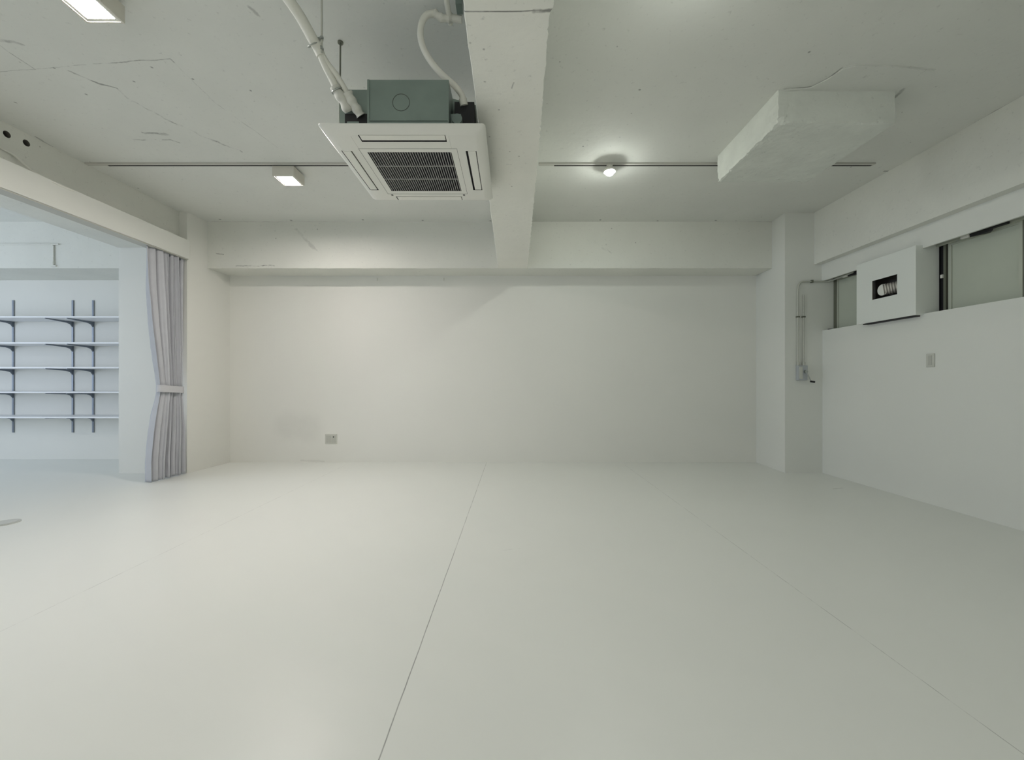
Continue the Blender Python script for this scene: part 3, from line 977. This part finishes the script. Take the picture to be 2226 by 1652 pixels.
YLEFT = [(0.0, 4.845), (0.25, 4.845), (0.6, 4.885), (0.9, 4.94), (1.07, 4.975), (1.17, 4.975), (1.4, 4.945), (1.9, 4.87), (2.4, 4.81), (2.85, 4.785)]
YRIGHT = [(0.0, 5.345), (0.6, 5.34), (1.07, 5.315), (1.17, 5.315), (1.6, 5.33), (2.2, 5.348), (2.85, 5.35)]
AMP = [(0.0, 0.064), (0.6, 0.056), (1.0, 0.032), (1.2, 0.032), (1.6, 0.046), (2.3, 0.056), (2.85, 0.040)]
mb = MB()
NU, NV = 420, 90
rows = []
for iv in range(NV + 1):
    z = 0.012 + (2.822 - 0.012) * iv / NV
    y0, y1, am = lerp_tab(z, YLEFT), lerp_tab(z, YRIGHT), lerp_tab(z, AMP)
    row = []
    for iu in range(NU + 1):
        s_ = iu / NU
        w_ = s_ + 0.035 * math.sin(2 * math.pi * 1.6 * s_ + 1.0) + 0.018 * math.sin(2 * math.pi * 4.3 * s_ + 0.25 * z)
        ph = math.pi * 8.0 * w_ + 0.5 + 0.25 * math.sin(z * 1.5 + s_ * 4)
        c_ = abs(math.sin(ph))
        irr = 0.62 + 0.38 * math.sin(2 * math.pi * 2.3 * s_ + 0.5 * z + 2)
        irr2 = 0.55 + 0.45 * math.sin(2 * math.pi * 3.1 * s_ + 0.9 * z)
        fine = math.sin(ph * 3.1 + 1.3 * math.sin(z * 0.8)) * 0.006
        dx = am * irr * (1.5 * c_ ** 0.6 - 0.75) - 2.3 * am * irr2 * math.exp(-(c_ / 0.22) ** 2) + fine + 0.014 * noise.noise(Vector((s_ * 6, z * 0.7, 2)))
        dx *= 0.30 + 0.70 * min(1.0, s_ / 0.09)
        dx = max(dx, -0.085)
        dy = 0.012 * math.sin(2 * ph) * (am / 0.05)
        y = y0 + (y1 - y0) * s_ + dy
        zz = z + (0.012 * noise.noise(Vector((s_ * 6, 0, 7))) if iv == 0 else 0)
        row.append(mb.bm.verts.new((CXC + dx, y, zz)))
    rows.append(row)
for iv in range(NV):
    for iu in range(NU):
        mb.bm.faces.new((rows[iv][iu], rows[iv][iu + 1], rows[iv + 1][iu + 1], rows[iv + 1][iu]))
cur = thing('curtain', (CXC, 5.03, 0.0), 'floor length pale grey curtain gathered and tied at the edge of the opening', 'curtain')
cl = mb.build('cloth', M_CURT, cur, smooth=False)
cl.data.polygons.foreach_set('use_smooth', [True] * len(cl.data.polygons))
sd = cl.modifiers.new('thickness', 'SOLIDIFY')
sd.thickness = 0.003
tag(MB().box(-4.405, -4.275, YN + 0.2, 5.355, 2.824, 2.835, 0.001).build('curtain_rail', M_RAIL), 'long grey curtain rail under the white header box', 'curtain rail')
# tieback band
mb = MB()
N = 48
ring_t, ring_b = [], []
for off in (0.0, 0.006):
    rt, rb = [], []
    for i in range(N):
        a = 2 * math.pi * i / N
        ex = math.copysign(abs(math.cos(a)) ** 0.6, math.cos(a)) * (0.043 + off)
        ey = math.copysign(abs(math.sin(a)) ** 0.75, math.sin(a)) * (0.178 + off)
        ze = 1.118 - 0.014 * math.sin(a)
        rt.append(mb.bm.verts.new((CXC + ex, 5.135 + ey, ze + 0.042)))
        rb.append(mb.bm.verts.new((CXC + ex, 5.135 + ey, ze - 0.042)))
    ring_t.append(rt)
    ring_b.append(rb)
for i in range(N):
    k = (i + 1) % N
    mb.bm.faces.new((ring_t[1][i], ring_t[1][k], ring_b[1][k], ring_b[1][i]))
    mb.bm.faces.new((ring_t[0][i], ring_b[0][i], ring_b[0][k], ring_t[0][k]))
    mb.bm.faces.new((ring_t[0][i], ring_t[0][k], ring_t[1][k], ring_t[1][i]))
    mb.bm.faces.new((ring_b[0][i], ring_b[1][i], ring_b[1][k], ring_b[0][k]))
mb.build('tieback', M_TIE, cur, smooth=True)
for i in range(7):
    y = 4.80 + i * 0.08
    MB().box(CXC - 0.004, CXC + 0.004, y - 0.006, y + 0.006, 2.80, 2.824).build('runner', M_STD, cur)

# cable on the header
tag(MB().tube([at_x(-8, 316, -4.398), at_x(8, 325, -4.396), at_x(30, 337, -4.385), at_x(52, 357, -4.36), at_x(72, 373, -4.32), at_x(95, 386, -4.285), at_x(125, 400, -4.262), at_x(160, 415, -4.262)], 0.009, n=10)
    .build('cable', M_WHITE, smooth=True), 'thin white cable drooping over the edge of the header box', 'cable')

# floor plate
t = thing('floor_plate', (-4.335, 3.46, 0), 'dull grey round metal plate in the floor at the left edge', 'floor plate')
MB().cyl((-4.335, 3.46, 0), (-4.335, 3.46, 0.006), 0.095, n=40).build('rim', M_FLPL, t)
MB().cyl((-4.335, 3.46, 0.006), (-4.335, 3.46, 0.009), 0.078, n=40).build('lid', M_FLPL, t)

# ------------------------------------------------------------------ side room: shelves, conduit
SW = 6.36
sh = thing('wall_shelf_unit', (-7.2, SW, 0.42), 'white shelves on dark metal wall brackets in the side room', 'shelf unit')
SHZ = [2.180, 1.797, 1.434, 1.070, 0.700]
for z in SHZ:
    MB().box(-9.3, -5.55, 5.955, SW - 0.012, z - 0.022, z, 0.002).build('shelf_board', M_SHELF, sh)
for x in (-7.82, -6.885, -6.565):
    st = MB().box(x - 0.013, x + 0.013, SW - 0.014, SW, 0.420, 2.494).build('wall_standard', M_STD, sh)
    for z in SHZ:
        mb = MB()
        zz = z - 0.0225
        a = [(SW - 0.012, zz), (5.975, zz), (5.975, zz - 0.010), (SW - 0.10, zz - 0.028), (SW - 0.045, zz - 0.046), (SW - 0.012, zz - 0.090)]
        va = [mb.bm.verts.new((x - 0.006, y, z_)) for y, z_ in a]
        vb = [mb.bm.verts.new((x + 0.006, y, z_)) for y, z_ in a]
        mb.bm.faces.new(va)
        mb.bm.faces.new(list(reversed(vb)))
        for i in range(len(a)):
            mb.bm.faces.new((va[i], va[(i + 1) % len(a)], vb[(i + 1) % len(a)], vb[i]))
        mb.build('bracket', M_STD, st)

cy = FACEY - 0.011
t = thing('conduit', (-6.427, FACEY, 2.85), 'white painted conduit on the beam above the shelves', 'conduit')
MB().tube([(-8.5, cy, 3.146), (-6.50, cy, 3.146), (-6.46, cy, 3.14), (-6.43, cy, 3.12), (-6.427, cy, 3.08), (-6.427, cy, 2.85)], 0.009, sub=4).build('pipe', M_CONC, t, smooth=True)
MB().cyl((-6.427, cy, 2.86), (-6.427, cy, 2.90), 0.014, n=16).build('coupling', M_CONC, t, smooth=True)
MB().box(-6.462, -6.392, cy - 0.006, FACEY, 2.828, 2.85, 0.003).build('end_box', M_CONC, t)
